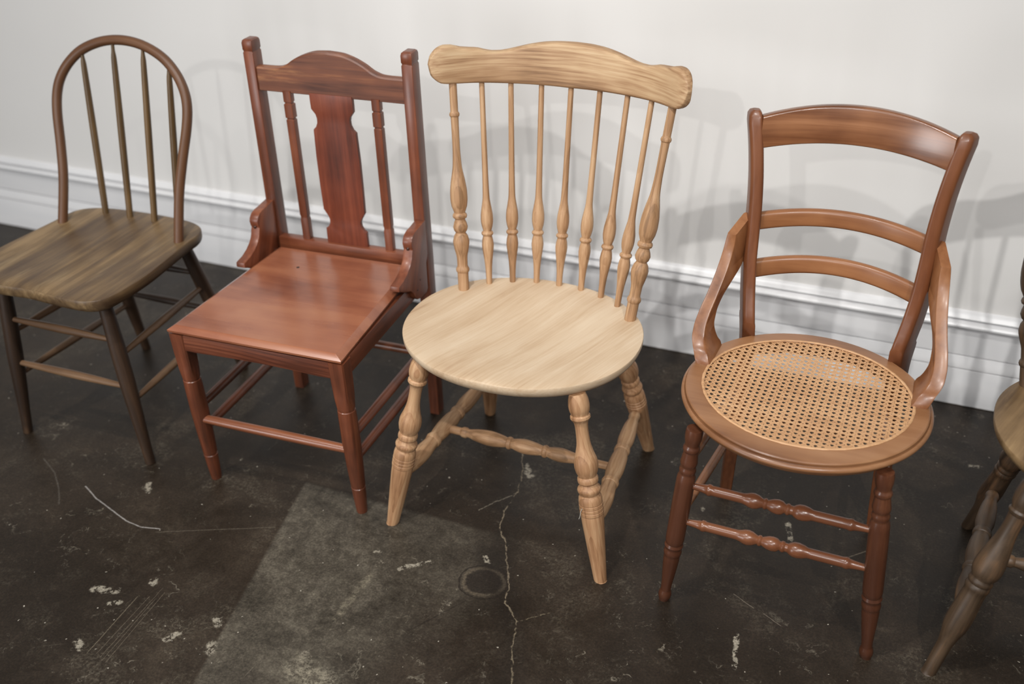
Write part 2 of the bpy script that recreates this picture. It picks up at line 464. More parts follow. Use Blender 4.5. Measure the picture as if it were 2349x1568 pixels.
def ring_faces(nr, n, cap=True, closed=False):
    f = []
    for i in range(nr - 1 if not closed else nr):
        a, b = i * n, ((i + 1) % nr) * n
        for j in range(n):
            f.append((a + j, a + (j + 1) % n, b + (j + 1) % n, b + j))
    if cap and not closed:
        f.append(tuple(range(n - 1, -1, -1)))
        f.append(tuple((nr - 1) * n + j for j in range(n)))
    return f


def loft(name, rings, mat, parent, axis=(0, 0, 1), sharp=35, clamp=False, closed=False, second=(0, 1, 0)):
    n = len(rings[0])
    v = [p for r in rings for p in r]
    return mesh_obj(name, v, ring_faces(len(rings), n, True, closed), mat, parent, axis, sharp, clamp, second)


def pchip(xs, ys, x):
    xs, ys = np.array(xs, float), np.array(ys, float)
    h = np.diff(xs)
    d = np.diff(ys) / h
    m = np.zeros(len(xs))
    for i in range(1, len(xs) - 1):
        if d[i - 1] * d[i] > 0:
            w1, w2 = 2 * h[i] + h[i - 1], h[i] + 2 * h[i - 1]
            m[i] = (w1 + w2) / (w1 / d[i - 1] + w2 / d[i])
    m[0], m[-1] = d[0], d[-1]
    i = np.clip(np.searchsorted(xs, x, side='right') - 1, 0, len(h) - 1)
    t = (x - xs[i]) / h[i]
    return ys[i] * (1 + 2 * t) * (1 - t) ** 2 + h[i] * m[i] * t * (1 - t) ** 2 + ys[i + 1] * t * t * (3 - 2 * t) + h[i] * m[i + 1] * t * t * (t - 1)


def frame(d, up=None):
    d = Vector(d).normalized()
    u = Vector(up) if up is not None else (Vector((0, 1, 0)) if abs(d.y) < 0.8 else Vector((1, 0, 0)))
    s = d.cross(u).normalized()
    return s, s.cross(d).normalized() * 1.0


def lathe(name, p0, p1, prof, mat, parent, n=24, clamp=False, sharp=32, s0=0.0, s1=1.0):
    """turned piece: prof is (position along p0->p1, radius)"""
    xs = np.array([q[0] for q in prof])
    ys = [q[1] for q in prof]
    ss = [s0]
    allx = sorted(set([s0, s1] + [x for x in xs if s0 < x < s1]))
    L = (Vector(p1) - Vector(p0)).length
    ss = []
    for a, b in zip(allx, allx[1:]):
        k = max(1, min(6, int((b - a) * L / 0.006)))
        ss += [a + (b - a) * i / k for i in range(k)]
    ss.append(s1)
    rad = pchip(xs, ys, np.clip(np.array(ss), xs[0], xs[-1]))
    p0, p1 = Vector(p0), Vector(p1)
    a, b = frame(p1 - p0)
    rings = []
    for s, r in zip(ss, rad):
        c = p0.lerp(p1, s)
        rings.append([tuple(c + (a * math.cos(t) + b * math.sin(t)) * r) for t in (2 * math.pi * i / n for i in range(n))])
    return loft(name, rings, mat, parent, tuple(p1 - p0), sharp, clamp)


def catmull(pts, k=6):
    P = [Vector(p) for p in pts]
    P = [P[0] * 2 - P[1]] + P + [P[-1] * 2 - P[-2]]
    out = []
    for i in range(1, len(P) - 2):
        for j in range(k):
            t = j / k
            a, b, c, d = P[i - 1], P[i], P[i + 1], P[i + 2]
            out.append(0.5 * ((2 * b) + (c - a) * t + (2 * a - 5 * b + 4 * c - d) * t * t + (-a + 3 * b - 3 * c + d) * t ** 3))
    out.append(P[-2])
    return out


def tube(name, pts, radius, mat, parent, n=14, k=6, smooth=True):
    path = catmull(pts, k) if smooth else [Vector(p) for p in pts]
    rings = []
    u = None
    for i, p in enumerate(path):
        d = (path[min(i + 1, len(path) - 1)] - path[max(i - 1, 0)]).normalized()
        if u is None:
            _, u = frame(d)
        u = (u - d * u.dot(d)).normalized()
        s = d.cross(u)
        r = radius(i / (len(path) - 1)) if callable(radius) else radius
        rings.append([tuple(p + (s * math.cos(t) + u * math.sin(t)) * r) for t in (2 * math.pi * j / n for j in range(n))])
    me = loft(name, rings, mat, parent, (0, 0, 1), 40)
    # grain follows the bend
    g = []
    acc = 0.0
    for i, p in enumerate(path):
        if i:
            acc += (p - path[i - 1]).length
        r = radius(i / (len(path) - 1)) if callable(radius) else radius
        for j in range(n):
            t = 2 * math.pi * j / n
            g += [acc, math.cos(t) * r, math.sin(t) * r]
    me.data.attributes['grain'].data.foreach_set('vector', np.array(g, np.float32))
    return me


def rrect(w, h, r, k=3):
    """rounded rectangle, centred, in (u, v)"""
    out = []
    for cx, cy, a0 in ((w - r, h - r, 0), (-w + r, h - r, 90), (-w + r, -h + r, 180), (w - r, -h + r, 270)):
        for i in range(k + 1):
            a = math.radians(a0 + 90 * i / k)
            out.append((cx + r * math.cos(a), cy + r * math.sin(a)))
    return out


def box(name, lo, hi, mat, parent, axis, r=0.002):
    lo, hi = Vector(lo), Vector(hi)
    v = [(x, y, z) for x in (lo.x, hi.x) for y in (lo.y, hi.y) for z in (lo.z, hi.z)]
    f = [(0, 1, 3, 2), (4, 6, 7, 5), (0, 4, 5, 1), (2, 3, 7, 6), (0, 2, 6, 4), (1, 5, 7, 3)]
    return bevelled(name, v, f, mat, parent, axis, r)


def bevelled(name, v, f, mat, parent, axis, r=0.002, seg=2, second=(0, 1, 0)):
    me = bpy.data.meshes.new(name + '_tmp')
    me.from_pydata([tuple(q) for q in v], [], f)
    bm = bmesh.new()
    bm.from_mesh(me)
    bmesh.ops.recalc_face_normals(bm, faces=bm.faces)
    ed = [e for e in bm.edges if len(e.link_faces) == 2 and e.calc_face_angle(0) > 0.6]
    bmesh.ops.bevel(bm, geom=ed, offset=r, segments=seg, affect='EDGES', profile=0.6, clamp_overlap=True)
    bm.verts.index_update()
    vv = [tuple(q.co) for q in bm.verts]
    ff = [tuple(q.index for q in p.verts) for p in bm.faces]
    bm.free()
    bpy.data.meshes.remove(me)
    return mesh_obj(name, vv, ff, mat, parent, axis, 40, False, second)


def prism(name, outline, fn, w0, w1, mat, parent, axis, r=0.0015, second=(0, 1, 0)):
    """outline (u, v) extruded from w0 to w1; fn(u, v, w) -> xyz"""
    n = len(outline)
    v = [fn(a, b, w0) for a, b in outline] + [fn(a, b, w1) for a, b in outline]
    f = [tuple(range(n - 1, -1, -1)), tuple(range(n, 2 * n))] + [(i, (i + 1) % n, n + (i + 1) % n, n + i) for i in range(n)]
    return bevelled(name, v, f, mat, parent, axis, r, 2, second)


def thing(name, label, cat, x, y, deg, group=None):
    o = bpy.data.objects.new(name, None)
    o.empty_display_size = 0.1
    COL.objects.link(o)
    o.location = (x, y, 0)
    o.rotation_euler = (0, 0, math.radians(-deg))
    o['label'], o['category'] = label, cat
    if group:
        o['group'] = group
    return o


def lp(a, b, t):
    return tuple(Vector(a).lerp(Vector(b), t))


def smooth_closed(pts, k=5):
    n = len(pts)
    out = []
    for i in range(n):
        a, b, c, d = (Vector((*pts[(i + q) % n], 0)) for q in (-1, 0, 1, 2))
        for j in range(k):
            t = j / k
            q = 0.5 * ((2 * b) + (c - a) * t + (2 * a - 5 * b + 4 * c - d) * t * t + (-a + 3 * b - 3 * c + d) * t ** 3)
            out.append((q.x, q.y))
    return out


def slab(name, outline, prof, mat, parent, axis, dish=None, inner=(0.9, 0.75, 0.55, 0.3, 0.08), sharp=40, second=(1, 0, 0)):
    """seat board: outline counter-clockwise, prof = [(inset, z)] from top edge to underside"""
    P = np.array(outline)
    n = len(P)
    T = np.roll(P, -1, 0) - np.roll(P, 1, 0)
    T /= np.linalg.norm(T, axis=1)[:, None]
    N = np.stack([-T[:, 1], T[:, 0]], 1)
    c = P.mean(0)
    if ((c - P) * N).sum(1).mean() < 0:
        N = -N
    rings = []
    top = P + N * prof[0][0]
    z0 = prof[0][1]
    for s in reversed(inner):
        rings.append([(x, y, z0) for x, y in c + (top - c) * s])
    for ins, z in prof:
        rings.append([(x, y, z) for x, y in P + N * ins])
    zb = prof[-1][1]
    bot = P + N * prof[-1][0]
    for s in (0.7, 0.1):
        rings.append([(x, y, zb) for x, y in c + (bot - c) * s])
    if dish:
        nt = len(inner) + 1
        rings = [[(x, y, z + (dish(x, y, s) if i < nt else 0)) for s, (x, y, z) in ((i / (nt - 1), q) for q in r)] for i, r in enumerate(rings)]
    return loft(name, rings, mat, parent, axis, sharp, False, False, second)


# ------------------------------------------------------------------ room
def struct(name, v, f, mat):
    o = mesh_obj(name, v, f, mat, None, (1, 0, 0), 30)
    o['kind'] = 'structure'
    return o


def boxmesh(lo, hi):
    v = [(x, y, z) for x in (lo[0], hi[0]) for y in (lo[1], hi[1]) for z in (lo[2], hi[2])]
    return v, [(0, 1, 3, 2), (4, 6, 7, 5), (0, 4, 5, 1), (2, 3, 7, 6), (0, 2, 6, 4), (1, 5, 7, 3)]


fx, fy_ = len(FLOOR_X), len(FLOOR_Y)
fv = [(x, y, 0.0) for y in FLOOR_Y for x in FLOOR_X]
ff = [(j * fx + i, j * fx + i + 1, (j + 1) * fx + i + 1, (j + 1) * fx + i) for j in range(fy_ - 1) for i in range(fx - 1)]
rim = [i for i in range(fx)] + [j * fx + fx - 1 for j in range(1, fy_)] + [(fy_ - 1) * fx + i for i in range(fx - 2, -1, -1)] + [j * fx for j in range(fy_ - 2, 0, -1)]
nv, nr_ = len(fv), len(rim)
fv += [(fv[i][0], fv[i][1], -0.12) for i in rim]
ff += [(rim[i], rim[(i + 1) % nr_], nv + (i + 1) % nr_, nv + i) for i in range(nr_)] + [tuple(nv + i for i in range(nr_ - 1, -1, -1))]
zones = [(FLOOR_X[i], FLOOR_Y[j], FLOOR_X[i + 1], FLOOR_Y[j + 1]) for j in range(fy_ - 1) for i in range(fx - 1)]
floor = struct('floor', fv, ff, floor_mat(zones[0]))
for zn in zones[1:]:
    floor.data.materials.append(floor_mat(zn))
for i_, p_ in enumerate(floor.data.polygons):
    p_.material_index = i_ if i_ < len(zones) else 0
struct('wall_back', *boxmesh((-6.5, 0.022, 0.0), (4.0, 0.14, 3.4)), M['wall'])
bp = [(0.022, 0.262), (0.019, 0.2615), (0.013, 0.258), (0.0095, 0.252), (0.0055, 0.2465), (0.0065, 0.2435), (0.0205, 0.2425), (0.0205, 0.2388), (0.0045, 0.2384),
      (-0.005, 0.236), (-0.008, 0.2315), (-0.007, 0.2265), (-0.002, 0.2235), (0.0175, 0.2228), (0.0175, 0.2170), (0.0095, 0.2158), (0.0095, 0.1430), (0.0185, 0.1424), (0.0185, 0.1398),
      (0.0075, 0.1385), (0.0065, 0.134), (0.0035, 0.124), (0.0012, 0.114), (0.001, 0.1092), (0.0095, 0.1086), (0.0095, 0.1064), (0.0005, 0.1055), (0.0, 0.104), (0.0, 0.0015), (0.022, 0.0015)]
bv = [(x, y, z) for x in (-6.5, 4.0) for y, z in bp]
nb = len(bp)
struct('baseboard_back', bv, [(i, (i + 1) % nb, nb + (i + 1) % nb, nb + i) for i in range(nb)] + [tuple(range(nb - 1, -1, -1)), tuple(range(nb, 2 * nb))], M['base'])


# ------------------------------------------------------------------ chair 1: bow back
def chair_bow():
    t = thing('bow_back_chair', 'dark brown bow-back chair with four plain round spindles, leftmost of the row', 'chair', -1.8131, -0.751, -1.3573)
    half = [(0.0, -0.232), (0.06, -0.236), (0.12, -0.239), (0.165, -0.236), (0.197, -0.218), (0.212, -0.18), (0.218, -0.09), (0.211, 0.0), (0.203, 0.08), (0.201, 0.125), (0.187, 0.16), (0.15, 0.183), (0.09, 0.193)]
    out = smooth_closed(half + [(0.0, 0.197)] + [(-x, y) for x, y in reversed(half[1:])], 4)

    def dish(x, y, s):
        return -0.007 * math.exp(-(((abs(x) - 0.08) / 0.07) ** 2) - ((y + 0.03) / 0.12) ** 2) - (0.004 if s == 1 and y < -0.2 and abs(x) < 0.1 else 0)
    slab('seat', out, [(0.0035, 0.468), (0.0012, 0.4674), (0.0, 0.4655), (0.0, 0.458), (0.0005, 0.449), (0.004, 0.4405), (0.012, 0.435)], M['c1_seat'], t, (0, 1, 0), dish)
    LEG = [(0.0, 0.0155), (0.1, 0.0165), (0.3, 0.0185), (0.45, 0.0188), (0.65, 0.0165), (0.9, 0.0128), (1.03, 0.0118)]

    def at(top, foot, z):
        k = z / top[2]
        return (foot[0] + (top[0] - foot[0]) * k, foot[1] + (top[1] - foot[1]) * k, z)
    F = lambda s: ((s * 0.1511, -0.1647, 0.3931), (s * 0.1914, -0.1912, 0.0))
    B = lambda s: ((s * 0.1292, 0.1588, 0.3931), (s * 0.1663, 0.2462, 0.0))
    for L in (F, B):
        for s in (-1, 1):
            lathe('leg', at(*L(s), 0.436), at(*L(s), 0.0), LEG, M['c1_leg'], t, 20, True)
    ST = [(0.0, 0.0062), (0.1, 0.0072), (0.35, 0.0096), (0.5, 0.0102), (0.65, 0.0096), (0.9, 0.0072), (1.0, 0.0062)]
    for z in (0.329, 0.208):
        lathe('stretcher', at(*F(-1), z), at(*F(1), z), ST, M['c1_stretcher'], t, 14)
    for z in (0.33, 0.21):
        lathe('stretcher', at(*B(-1), z), at(*B(1), z), ST, M['c1_leg'], t, 14)
    for s in (-1, 1):
        for z in (0.289, 0.17):
            lathe('stretcher', at(*F(s), z), at(*B(s), z), ST, M['c1_stretcher'], t, 14)
    hp = [(0.177, 0.079, 0.452), (0.177, 0.085, 0.470), (0.175, 0.1199, 0.5687), (0.1825, 0.147, 0.6475), (0.1925, 0.172, 0.722), (0.1925, 0.189, 0.772), (0.181, 0.2025, 0.811), (0.155, 0.2155, 0.848),
          (0.116, 0.2265, 0.8795), (0.06, 0.2345, 0.9015)]
    pts = [(-x + 0.0, y, z - 0.012 * max(0, (z - 0.7) / 0.2)) for x, y, z in hp] + [(0.0, 0.2365, 0.8965)] + [(x, y, z - 0.012 * max(0, (z - 0.7) / 0.2)) for x, y, z in reversed(hp)]
    tube('bow', pts, 0.0118, M['c1_bow'], t, 16, 5)
    for xb, xt, zt in ((-0.108, -0.119, 0.866), (-0.032, -0.027, 0.887), (0.044, 0.0605, 0.887), (0.118, 0.136, 0.855)):
        yt = 0.085 + (zt - 0.468) * 0.352
        lathe('spindle', (xb, 0.162, 0.46), (xt, yt, zt), [(0, 0.0078), (0.1, 0.0082), (0.5, 0.0086), (0.75, 0.0078), (0.9, 0.0068), (0.925, 0.0064), (0.97, 0.0042), (1, 0.004)], M['c1_spindle'], t, 14)
    return t


chair_bow()


# ------------------------------------------------------------------ chair 2: square posts and notched splat
def chair_splat():
    t = thing('splat_back_chair', 'red-brown chair with square posts, notched central splat and flat wooden seat', 'chair', -1.2466, -0.7396, -2.8008)
    # front legs: square above, turned below
    def sq(c, h, k, n=32):
        pts = []
        for i in range(n):
            a = 2 * math.pi * (i + 0.5) / n
            ca, sa = math.cos(a), math.sin(a)
            m = max(abs(ca), abs(sa))
            r = h * ((1 - k) + k * min(1 / m, 1.36))
            pts.append((c[0] + ca * r, c[1] + sa * r, c[2]))
        return pts
    for s in (-1, 1):
        lv = [(0.414, 0.0185, 1), (0.36, 0.018, 1), (0.335, 0.0172, 1), (0.325, 0.0178, 0.8), (0.312, 0.019, 0.4), (0.300, 0.0196, 0.1), (0.293, 0.0194, 0), (0.2915, 0.0178, 0), (0.2885, 0.0178, 0), (0.287, 0.0196, 0),
              (0.27, 0.0203, 0), (0.2, 0.0204, 0), (0.13, 0.0185, 0), (0.079, 0.0163, 0), (0.0775, 0.0148, 0), (0.0745, 0.0148, 0), (0.073, 0.0162, 0), (0.05, 0.0152, 0), (0.004, 0.0126, 0), (0.0, 0.0118, 0)]
        rings = [sq((s * 0.1935, -0.1763 - 0.0135 * z / 0.41, z), h, k) for z, h, k in lv]
        loft('leg', rings, M['c2'], t, (0, 0, 1), 28)
    # back posts, one piece with the rear legs
    for s in (-1, 1):
        rings = []
        for z, xc, yc, w, d in ((0.0, 0.1985, 0.238, 0.0125, 0.016), (0.02, 0.1985, 0.238, 0.0125, 0.0165), (0.3, 0.1975, 0.240, 0.0135, 0.018), (0.44, 0.197, 0.241, 0.0135, 0.018), (0.7, 0.196, 0.2415, 0.013, 0.018),
                                (0.9, 0.1955, 0.242, 0.013, 0.018), (0.9022, 0.1955, 0.242, 0.0118, 0.0168), (0.9048, 0.1955, 0.242, 0.0118, 0.0168), (0.907, 0.1955, 0.242, 0.013, 0.018),
                                (0.922, 0.1955, 0.242, 0.0132, 0.018), (0.9275, 0.1955, 0.242, 0.0118, 0.0165), (0.93, 0.1955, 0.242, 0.0085, 0.013)):
            rings.append([(s * xc + u, yc + v, z) for u, v in rrect(w, d, 0.0016, 2)])
        loft('back_post', rings, M['c2'], t, (0, 0, 1), 30)
    # crest rail with moulded upper edge
    xs = np.linspace(-0.184, 0.184, 75)
    tx = [0, 0.03, 0.06, 0.086, 0.11, 0.13, 0.15, 0.19]
    tz = [0.9135, 0.9115, 0.9035, 0.8915, 0.8765, 0.8705, 0.8695, 0.8695]
    rings = []
    for x in xs:
        zt = float(pchip(tx, tz, np.array(abs(x))))
        zb, y = 0.815, 0.2285
        rings.append([(x, y, zb + 0.0015), (x, y, zt - 0.0035), (x, y + 0.0025, zt), (x, y + 0.0095, zt + 0.0005), (x, y + 0.0105, zt - 0.0028), (x, y + 0.0125, zt - 0.0028), (x, y + 0.0135, zt + 0.0005),
                      (x, y + 0.021, zt), (x, y + 0.0235, zt - 0.003), (x, y + 0.0235, zb + 0.0015), (x, y + 0.022, zb), (x, y + 0.0015, zb)])
    loft('crest_rail', rings, M['c2_crest'], t, (1, 0, 0), 25, second=(0, 0, 1))
    # splat
    hs = [(0.054, 0.448), (0.0535, 0.4895), (0.047, 0.4935), (0.0415, 0.503), (0.0405, 0.5135), (0.0435, 0.522), (0.0465, 0.5265), (0.054, 0.539), (0.0552, 0.6), (0.0555, 0.67), (0.0535, 0.7355), (0.0462, 0.7425),
          (0.0418, 0.752), (0.0412, 0.7625), (0.0435, 0.772), (0.053, 0.784), (0.0535, 0.8), (0.0535, 0.82)]
    out = hs + [(-x, z) for x, z in reversed(hs)]
    prism('splat', out, lambda u, v, w: (u, w, v), 0.2265, 0.2375, M['c2_splat'], t, (0, 0, 1), 0.0012, (1, 0, 0))
    for s in (-1, 1):
        rings = []
        for z, h in ((0.448, 0.0098), (0.503, 0.0098), (0.507, 0.0088), (0.511, 0.0088), (0.515, 0.0098), (0.7515, 0.0098), (0.753, 0.0082), (0.756, 0.0082), (0.7575, 0.0104), (0.7885, 0.0104), (0.79, 0.0082), (0.793, 0.0082), (0.7945, 0.0098), (0.82, 0.0098)):
            rings.append([(s * 0.1115 + u, 0.2335 + v, z) for u, v in rrect(h, h * 0.85, 0.0012, 2)])
        loft('spindle', rings, M['c2'], t, (0, 0, 1), 30)
    box('back_rail', (-0.185, 0.2175, 0.415), (0.185, 0.242, 0.4525), M['c2'], t, (1, 0, 0), 0.0015)
    # aprons
    n = 24
    out = [(-0.182, 0.413), (-0.182, 0.374)] + [(-0.15 + 0.3 * i / n, 0.3735 + 0.004 * math.sin(math.pi * i / n)) for i in range(n + 1)] + [(0.182, 0.374), (0.182, 0.413)]
    prism('front_apron', out, lambda u, v, w: (u, w, v), -0.2055, -0.186, M['c2_apron'], t, (1, 0, 0), 0.0012, (0, 0, 1))
    for s in (-1, 1):
        v = []
        for x in (0.186, 0.2055):
            for y in (-0.18, 0.235):
                for z in (0.37, 0.4135):
                    v.append((s * (x - 0.006 * (y + 0.18) / 0.4), y, z))
        bevelled('side_apron', v, [(0, 1, 3, 2), (4, 6, 7, 5), (0, 4, 5, 1), (2, 3, 7, 6), (0, 2, 6, 4), (1, 5, 7, 3)], M['c2'], t, (0, 1, 0), 0.0015)
    # seat panel with a broad bevel
    def rect(f, b, y0, y1, z, n=14):
        c = [(-f, y0), (f, y0), (b, y1), (-b, y1)]
        pts = []
        for i in range(4):
            a, d = c[i], c[(i + 1) % 4]
            for j in range(n):
                q = 0.5 - 0.5 * math.cos(math.pi * j / n)
                pts.append((a[0] + (d[0] - a[0]) * q, a[1] + (d[1] - a[1]) * q, z))
        return pts
    R = []
    for sc in (0.02, 0.35, 0.7, 0.9):
        R.append(rect(0.197 * sc, 0.174 * sc, -0.202 * sc, 0.2 * sc, 0.4338 - 0.003 * (1 - sc)))
    R += [rect(0.194, 0.172, -0.1985, 0.2, 0.4338), rect(0.1965, 0.1745, -0.2015, 0.2, 0.4325), rect(0.2085, 0.186, -0.2085, 0.2, 0.4255), rect(0.2102, 0.188, -0.2105, 0.2, 0.4238), rect(0.2095, 0.187, -0.2098, 0.2, 0.419), rect(0.2055, 0.184, -0.206, 0.2, 0.4165),
          rect(0.1, 0.1, -0.1, 0.1, 0.4165)]
    seat = loft('seat', R, M['c2_seat'], t, (1, 0, 0), 24, second=(0, 1, 0))
    lathe('knot_hole', (-0.077, 0.118, 0.4315), (-0.077, 0.118, 0.4331), [(0, 0.004), (0.5, 0.0042), (1, 0.0034)], M['hole'], seat, 10)
    # side brackets
    bo = [(0.226, 0.546), (0.205, 0.544), (0.188, 0.542), (0.172, 0.5415), (0.158, 0.5375), (0.149, 0.530), (0.1455, 0.521), (0.1475, 0.511), (0.1500, 0.505), (0.1465, 0.499), (0.1435, 0.490), (0.139, 0.4815), (0.129, 0.4715), (0.114, 0.462),
          (0.094, 0.4545), (0.068, 0.4505), (0.0665, 0.439), (0.078, 0.4335), (0.092, 0.4255), (0.108, 0.4185), (0.124, 0.4115), (0.136, 0.4005), (0.144, 0.386), (0.156, 0.374), (0.176, 0.3675), (0.205, 0.367), (0.214, 0.374), (0.216, 0.44), (0.226, 0.46)]
    for s in (-1, 1):
        w0, w1 = (0.1885, 0.2115) if s > 0 else (-0.2115, -0.1885)
        b = prism('bracket', bo, lambda u, v, w: (w, u, v), w0, w1, M['c2'], t, (0, 0.5, 1), 0.0022)
        lathe('screw_plug', (s * 0.2, 0.155, 0.5085), (s * 0.2, 0.1462, 0.5055), [(0, 0.0045), (0.6, 0.0045), (1.0, 0.0028)], M['screw'], b, 12)
        for y, z in ((0.158, 0.398), (0.176, 0.416)):
            lathe('screw', (s * 0.2085, y, z), (s * 0.2124, y, z), [(0, 0.003), (0.7, 0.003), (1, 0.0022)], M['screw'], b, 10)
    ST = [(0, 0.0098), (0.2, 0.0108), (0.5, 0.0112), (0.8, 0.0108), (1, 0.0098)]
    yl = -0.187
    lathe('stretcher', (-0.186, yl, 0.18), (0.186, yl, 0.18), ST, M['c2_stretcher'], t, 16)
    for s in (-1, 1):
        for z, z2 in ((0.21, 0.21), (0.147, 0.147)):
            lathe('stretcher', (s * 0.1925, -0.172, z), (s * 0.197, 0.232, z2), ST, M['c2'], t, 16)
    lathe('stretcher', (-0.19, 0.238, 0.172), (0.19, 0.238, 0.172), ST, M['c2_stretcher'], t, 16)
    return t


chair_splat()

LEG3 = [(-0.03, 0.0150), (0.007, 0.0198), (0.035, 0.0212), (0.066, 0.0200), (0.082, 0.0172), (0.0845, 0.0172), (0.091, 0.0199), (0.102, 0.0203), (0.112, 0.0180), (0.116, 0.0162), (0.128, 0.0141), (0.166, 0.0128), (0.230, 0.0138), (0.286, 0.0185), (0.335, 0.0240),
        (0.360, 0.0242), (0.387, 0.0222), (0.408, 0.0184), (0.4105, 0.0182), (0.419, 0.0207), (0.430, 0.0214), (0.441, 0.0209), (0.452, 0.0173), (0.460, 0.0180), (0.474, 0.0230), (0.482, 0.0240), (0.492, 0.0234), (0.509, 0.0199), (0.5115, 0.0201), (0.522, 0.0230), (0.540, 0.0241),
        (0.556, 0.0241), (0.5595, 0.0227), (0.5625, 0.0244), (0.576, 0.0244), (0.5795, 0.0228), (0.583, 0.0244), (0.595, 0.0244), (0.5985, 0.0228), (0.602, 0.0244), (0.616, 0.0243), (0.6205, 0.0229), (0.626, 0.0232), (0.75, 0.0205), (0.9, 0.0163), (0.99, 0.0138), (1.03, 0.0128)]
SIDE3 = [(0, 0.009), (0.06, 0.0125), (0.13, 0.0172), (0.215, 0.0195), (0.30, 0.0164), (0.322, 0.0158), (0.326, 0.0176), (0.341, 0.0192), (0.356, 0.0176), (0.360, 0.0158), (0.40, 0.0178), (0.455, 0.0196), (0.54, 0.0184), (0.592, 0.0152), (0.596, 0.0170), (0.611, 0.0182), (0.625, 0.0170), (0.629, 0.0152),
         (0.70, 0.0182), (0.82, 0.0160), (0.895, 0.0116), (0.905, 0.0132), (0.918, 0.0136), (0.930, 0.0128), (0.936, 0.0102), (1.0, 0.0088)]
CROSS3 = [(0, 0.0098), (0.105, 0.0094), (0.111, 0.0112), (0.119, 0.0127), (0.137, 0.0128), (0.144, 0.0112), (0.149, 0.0100), (0.197, 0.0140), (0.277, 0.0174), (0.357, 0.0138), (0.381, 0.0112), (0.386, 0.0138), (0.396, 0.0150), (0.406, 0.0138), (0.411, 0.0114), (0.44, 0.0142), (0.488, 0.0168), (0.56, 0.0136),
          (0.589, 0.0112), (0.594, 0.0136), (0.604, 0.0150), (0.614, 0.0138), (0.620, 0.0114), (0.65, 0.0142), (0.693, 0.0160), (0.75, 0.0132), (0.80, 0.0106), (0.86, 0.0094), (1.0, 0.0088)]
POST3 = [(-0.03, 0.0083), (0.114, 0.0083), (0.1165, 0.0086), (0.120, 0.0100), (0.128, 0.0111), (0.136, 0.0104), (0.140, 0.0087), (0.150, 0.0084), (0.275, 0.0080), (0.372, 0.0098), (0.45, 0.0156), (0.50, 0.0185), (0.534, 0.0189), (0.575, 0.0170), (0.604, 0.0124), (0.6075, 0.0122), (0.613, 0.0148), (0.622, 0.0161), (0.632, 0.0150),
         (0.638, 0.0112), (0.642, 0.0110), (0.660, 0.0142), (0.679, 0.0162), (0.697, 0.0142), (0.706, 0.0112), (0.7095, 0.0112), (0.725, 0.0154), (0.750, 0.0181), (0.791, 0.0158), (0.835, 0.0119), (0.878, 0.0116), (0.884, 0.0126), (0.890, 0.0143), (0.899, 0.0151), (0.908, 0.0140), (0.913, 0.0123), (0.925, 0.0121), (1.04, 0.0121)]
SPIN3 = [(-0.03, 0.0057), (0.406, 0.0064), (0.549, 0.0076), (0.598, 0.0106), (0.64, 0.0133), (0.665, 0.0137), (0.696, 0.0122), (0.718, 0.0096), (0.7225, 0.0094), (0.727, 0.0120), (0.735, 0.0136), (0.743, 0.0124), (0.748, 0.0099), (0.770, 0.0121), (0.795, 0.0133), (0.835, 0.0116), (0.895, 0.0084), (0.95, 0.0070), (1.04, 0.0064)]


